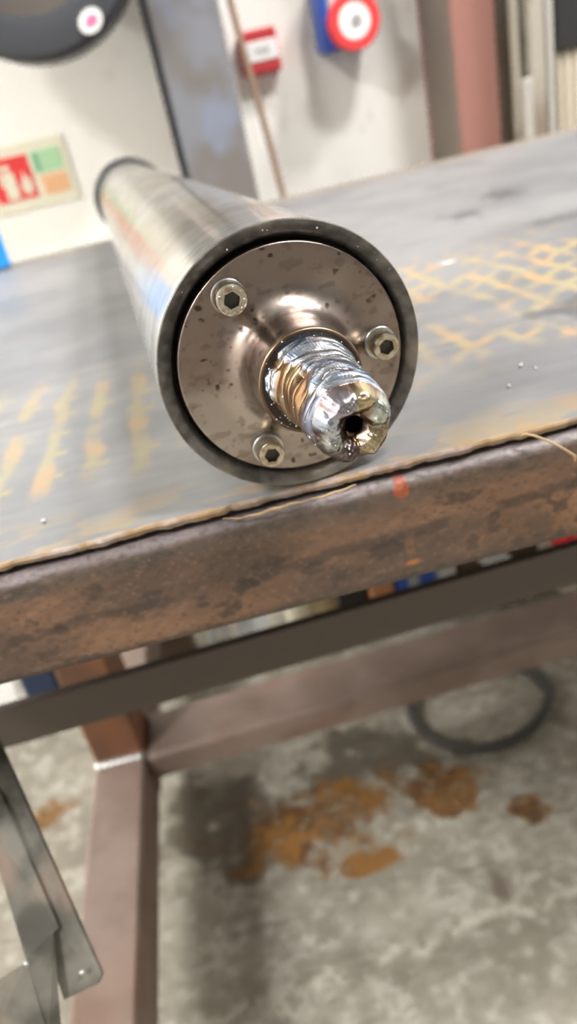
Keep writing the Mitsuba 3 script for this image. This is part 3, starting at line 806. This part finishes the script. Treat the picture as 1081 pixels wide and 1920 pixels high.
# big black drum with a sticker, on a bracket
k = thing('black_drum', 'big round black drum end with a white and pink oval sticker, upper left', 'drum')
DX, DZ, DR_ = -0.205, 1.395, 0.230
obj(k + '__rim', disc_y(DX, DZ, 1.5, [(0.222, 0.12), (DR_, 0.115), (DR_, 0.012), (DR_ - 0.012, 0.0), (0.190, -0.004), (0.162, 0.0), (0.152, 0.010), (0.150, 0.060)], 128), 'm_disc', 35)
obj(k + '__hollow', disc_y(DX, DZ, 1.5, [(0.151, 0.055), (0.06, 0.060), (0.05, 0.03), (1e-5, 0.028)], 96), 'm_discin', 35)
ov = Point(0, 0).buffer(1.0, quad_segs=16)
from shapely import affinity
so = affinity.translate(affinity.rotate(affinity.scale(ov, 0.0255, 0.0195), 28), -0.113, 1.214)
obj(k + '__sticker', plate_on_wall(so, 1.4935, 0.003), 'm_white')
si = affinity.translate(affinity.rotate(affinity.scale(ov, 0.014, 0.0095), 28), -0.111, 1.2135)
obj(k + '__sticker__pink_print', plate_on_wall(si, 1.4925, 0.002), 'm_pink')
obj(k + '__bracket', cat(cbox(DX - 0.03, DX + 0.03, 1.60, WY, DZ - 0.03, DZ + 0.03, 0.003), cbox(DX - 0.20, DX + 0.20, 1.612, 1.625, DZ - 0.04, DZ + 0.04, 0.003)), 'm_black')

k = thing('red_oxide_column', 'red-brown painted steel column standing right of the white wall', 'column')
obj(k + '__front_flange', cbox(0.652, 0.752, 1.600, 1.612, 0.0, CEIL, 0.003), 'm_redcol')
obj(k + '__web', cbox(0.655, 0.662, 1.612, 1.825, 0.0, CEIL, 0.001), 'm_shadedweb')  # red side coloured grey-brown to show it in shade
labels[k + '__web'] = {'label': 'left side, coloured grey-brown for its shade'}
obj(k + '__rear_flange', cbox(0.652, 0.752, 1.825, 1.837, 0.0, CEIL, 0.003), 'm_redcol')

k = thing('grey_sheet', 'dull grey-brown sheet standing upright right of the red-brown column', 'sheet')
obj(k + '__sheet', cbox(0.768, 0.830, 1.56, 1.568, 0.0, 2.3, 0.002), 'm_dull')
for xx in (0.770, 0.798):
    obj(k + '__rib', cbox(xx, xx + 0.014, 1.546, 1.56, 0.0, 2.3, 0.004), 'm_dull')
k = thing('grey_post', 'thin pale grey post between the dull sheet and the black cabinet', 'post')
obj(k + '__pole', cyl((0.842, 1.535, 0.012), (0.842, 1.535, 2.5), 0.0112, 20), 'm_polelight', 40)
obj(k + '__base', cyl((0.842, 1.535, 0.0), (0.842, 1.535, 0.012), 0.0135, 20), 'm_polelight', 40)
k = thing('brown_batten', 'brown-grey flat length standing just left of the thin pale post', 'batten')
obj(k, bar((0.8105, 1.525, 0.0), (0.8105, 1.525, 2.4), 0.012, 0.030, up=(0, 1, 0)), 'm_dull')
k = thing('white_offcut', 'short whitish offcut standing against the dull sheet', 'offcut')
obj(k, cbox(0.777, 0.803, 1.520, 1.545, 0.0, 0.935, 0.003), 'm_polelight')
k = thing('cabinet', 'tall cabinet with a black top and ribbed cream lower front at the right edge', 'cabinet')
obj(k + '__carcass', cbox(0.872, 1.30, 1.572, 1.80, 0.0, 1.9, 0.004), 'm_cream')
obj(k + '__black_panel', cbox(0.866, 1.30, 1.550, 1.572, 0.972, 1.9, 0.004), 'm_black')
for i in range(14):
    obj(k + '__rib', cyl((0.881 + i * 0.021, 1.570, 0.02), (0.881 + i * 0.021, 1.570, 0.970), 0.0085, 12), 'm_cream', 40)

# ---------------------------------------------------------------- things on the floor behind and under the bench
k = thing('cable_coil', 'black cable lying in a loop on the concrete under the bench', 'cable')
t = np.linspace(0, 2 * np.pi * 2.06, 220)
rr = 0.118 + 0.004 * np.sin(t * 3.1) + 0.003 * t / 12
cz = 0.0085 + 0.0125 * (t / t[-1])
obj(k, sweep(np.stack([0.262 + rr * 1.02 * np.cos(t), 0.668 + rr * 0.86 * np.sin(t), cz], -1), 0.0075, 10), 'm_rubber', True)

YU = 0.95
k = thing('blue_case', 'blue case with a grey band standing on the floor behind the bench', 'case')
obj(k + '__body', cbox(0.198, 0.288, YU, YU + 0.20, 0.0, 0.22, 0.006), 'm_blue')
obj(k + '__band', cbox(0.230, 0.252, YU - 0.004, YU + 0.15, 0.001, 0.223, 0.002), 'm_grey')
k = thing('grey_box', 'light grey box standing right beside the blue case', 'box')
obj(k + '__body', cbox(0.291, 0.335, YU + 0.01, YU + 0.19, 0.0, 0.18, 0.005), 'm_lightgrey')
obj(k + '__lid', cbox(0.290, 0.336, YU + 0.008, YU + 0.192, 0.18, 0.20, 0.004), 'm_lightgrey')
k = thing('dark_filler', 'black box put in to darken the gap between the tan roll and the orange-brown brick', 'box')
obj(k + '__body', cbox(0.084, 0.143, YU + 0.02, YU + 0.2, 0.0, 0.24, 0.005), 'm_black')  # made-up box, only darkens this gap
obj(k + '__lid', cbox(0.083, 0.144, YU + 0.018, YU + 0.202, 0.24, 0.255, 0.004), 'm_black')
k = thing('brown_crate', 'dark brown crate on the floor left of the red-capped bottle', 'crate')
obj(k + '__body', cbox(0.345, 0.518, YU + 0.02, YU + 0.22, 0.0, 0.22, 0.004), 'm_timber')
for zz_ in (0.04, 0.11, 0.18):
    obj(k + '__slat', cbox(0.343, 0.520, YU + 0.012, YU + 0.02, zz_, zz_ + 0.045, 0.002), 'm_timber')
k = thing('fire_brick', 'orange-brown brick standing left beside the blue case', 'brick')
obj(k, cbox(0.148, 0.196, YU - 0.01, YU + 0.10, 0.0, 0.215, 0.004), 'm_brick')
for cx, mm, text in ((-0.004, 'm_offwhite', 'cream paper roll standing on the floor behind the bench'), (0.051, 'm_tan', 'tan paper roll standing right of the cream one')):
    k = thing('paper_roll', text, 'roll')
    r = lathe([(0.010, 0), (0.026, 0), (0.027, 0.002), (0.027, 0.278), (0.026, 0.28), (0.010, 0.28), (0.010, 0.0)], 40)
    r.apply_transform(np.array([[1, 0, 0, cx], [0, 0, -1, YU + 0.03], [0, 1, 0, 0], [0, 0, 0, 1.0]]))
    obj(k, r, mm, 40)
k = thing('steel_plate', 'pale grey steel plate leaning behind the bench, left of the cream roll', 'plate')
obj(k, bar((-0.104, YU + 0.02, 0.0), (-0.104, YU + 0.12, 0.42), 0.066, 0.008, up=(1, 0, 0)), 'm_lightgrey')
k = thing('folding_trestle', 'grey folding trestle with crossed struts behind the bench', 'trestle')
for s in (-1, 1):
    obj(k + '__strut', bar((-0.17 - s * 0.045, YU - 0.02 + s * 0.008, 0.0), (-0.17 + s * 0.045, YU - 0.02 + s * 0.008, 0.32), 0.012, 0.012), 'm_grey')
obj(k + '__top_bar', cbox(-0.235, -0.115, YU - 0.038, YU - 0.002, 0.315, 0.335, 0.003), 'm_grey')
k = thing('flat_bar', 'pale grey flat bar propped at a slant right of the grey box', 'bar')
obj(k, bar((0.485, YU - 0.03, 0.022), (0.300, YU - 0.045, 0.262), 0.045, 0.010, up=(0, 0, 1)), 'm_lightgrey')
k = thing('red_cap_bottle', 'bottle with a round bright red cap on the floor at the right, under the bench', 'bottle')
cx_ = 0.563
r = lathe([(1e-5, 0), (0.038, 0), (0.040, 0.003), (0.040, 0.085), (0.030, 0.104), (1e-5, 0.104)], 40)
MB = np.array([[1, 0, 0, cx_], [0, 0, -1, YU], [0, 1, 0, 0], [0, 0, 0, 1.0]])
r.apply_transform(MB)
obj(k + '__body', r, 'm_cream', 40)
r = lathe([(0.026, 0.104), (0.027, 0.106), (0.027, 0.150), (0.022, 0.167), (0.010, 0.174), (1e-5, 0.175)], 40)
r.apply_transform(MB)
obj(k + '__cap', r, 'm_redbright', 40)
k = thing('white_sheet', 'white sheet leaning at the far left under the bench', 'sheet')
obj(k, bar((-0.640, YU, 0.0), (-0.640, YU + 0.12, 0.4), 0.07, 0.006, up=(1, 0, 0)), 'm_white')
k = thing('storage_bin', 'dark blue bin on the floor at the left behind the bench leg', 'bin')
obj(k + '__body', cbox(-0.586, -0.512, YU, YU + 0.18, 0.0, 0.22, 0.008), 'm_navy')
obj(k + '__lip', cbox(-0.590, -0.508, YU - 0.004, YU + 0.184, 0.22, 0.235, 0.004), 'm_navy')
k = thing('timber_baulk', 'brown timber baulk lying on the floor behind the bench leg', 'timber')
obj(k, cbox(-0.485, -0.235, YU + 0.005, YU + 0.09, 0.0, 0.112, 0.004), 'm_timber')

# ---------------------------------------------------------------- steel stand at the lower left, close to the camera
k = thing('steel_stand', 'bare grey steel stand with folded angle arms at the lower left, before the bench', 'stand')


def slab(pts, t, back=FWD):
    """convex plate through 3D points, thickness t away from the viewer side"""
    p = np.asarray(pts, float)
    nrm = np.cross(p[1] - p[0], p[2] - p[0])
    nrm /= np.linalg.norm(nrm)
    if nrm @ back < 0:
        nrm = -nrm
    return trimesh.convex.convex_hull(np.vstack([p, p + nrm * t]))


STAND_PLATES = [
    ('angle_arm', [[-0.2264, 0.0809, 0.71], [-0.1739, -0.0445, 0.618], [-0.1771, -0.0473, 0.6147], [-0.1965, -0.0485, 0.6109], [-0.1972, -0.0234, 0.6343], [-0.2186, 0.028, 0.6756], [-0.2289, 0.0526, 0.6888]]),
    ('folded_flange', [[-0.2276, 0.0502, 0.6909], [-0.2173, 0.0258, 0.6779], [-0.196, -0.0255, 0.637], [-0.2099, -0.0376, 0.6345], [-0.2259, 0.0185, 0.6786]]),
    ('lower_flange', [[-0.196, -0.0255, 0.637], [-0.1975, -0.0654, 0.6048], [-0.2024, -0.0668, 0.6102], [-0.209, -0.0389, 0.6364]]),
    ('side_plate', [[-0.2404, -0.0391, 0.6229], [-0.209, -0.0389, 0.6364], [-0.202, -0.0674, 0.6112], [-0.244, -0.0665, 0.5993]]),
]
for i, (nm, pts) in enumerate(STAND_PLATES):
    obj(k + '__' + nm, slab(pts, 0.003), 'm_stand')
for q_ in ([-0.2088, -0.0402, 0.6368], [-0.1990, -0.0330, 0.6300], [-0.1830, -0.0440, 0.6230]):
    s_ = trimesh.creation.icosphere(2, 0.0014)
    s_.apply_translation(q_)
    obj(k + '__glint_ball', s_, 'm_silver', True)  # bright dots imitating glints on the steel
obj(k + '__post', cyl((-0.262, -0.05, 0.010), (-0.262, -0.05, 0.62), 0.017, 24), 'm_stand', 40)
obj(k + '__base_plate', cbox(-0.286, -0.13, -0.17, 0.07, 0.0, 0.010, 0.002), 'm_stand')
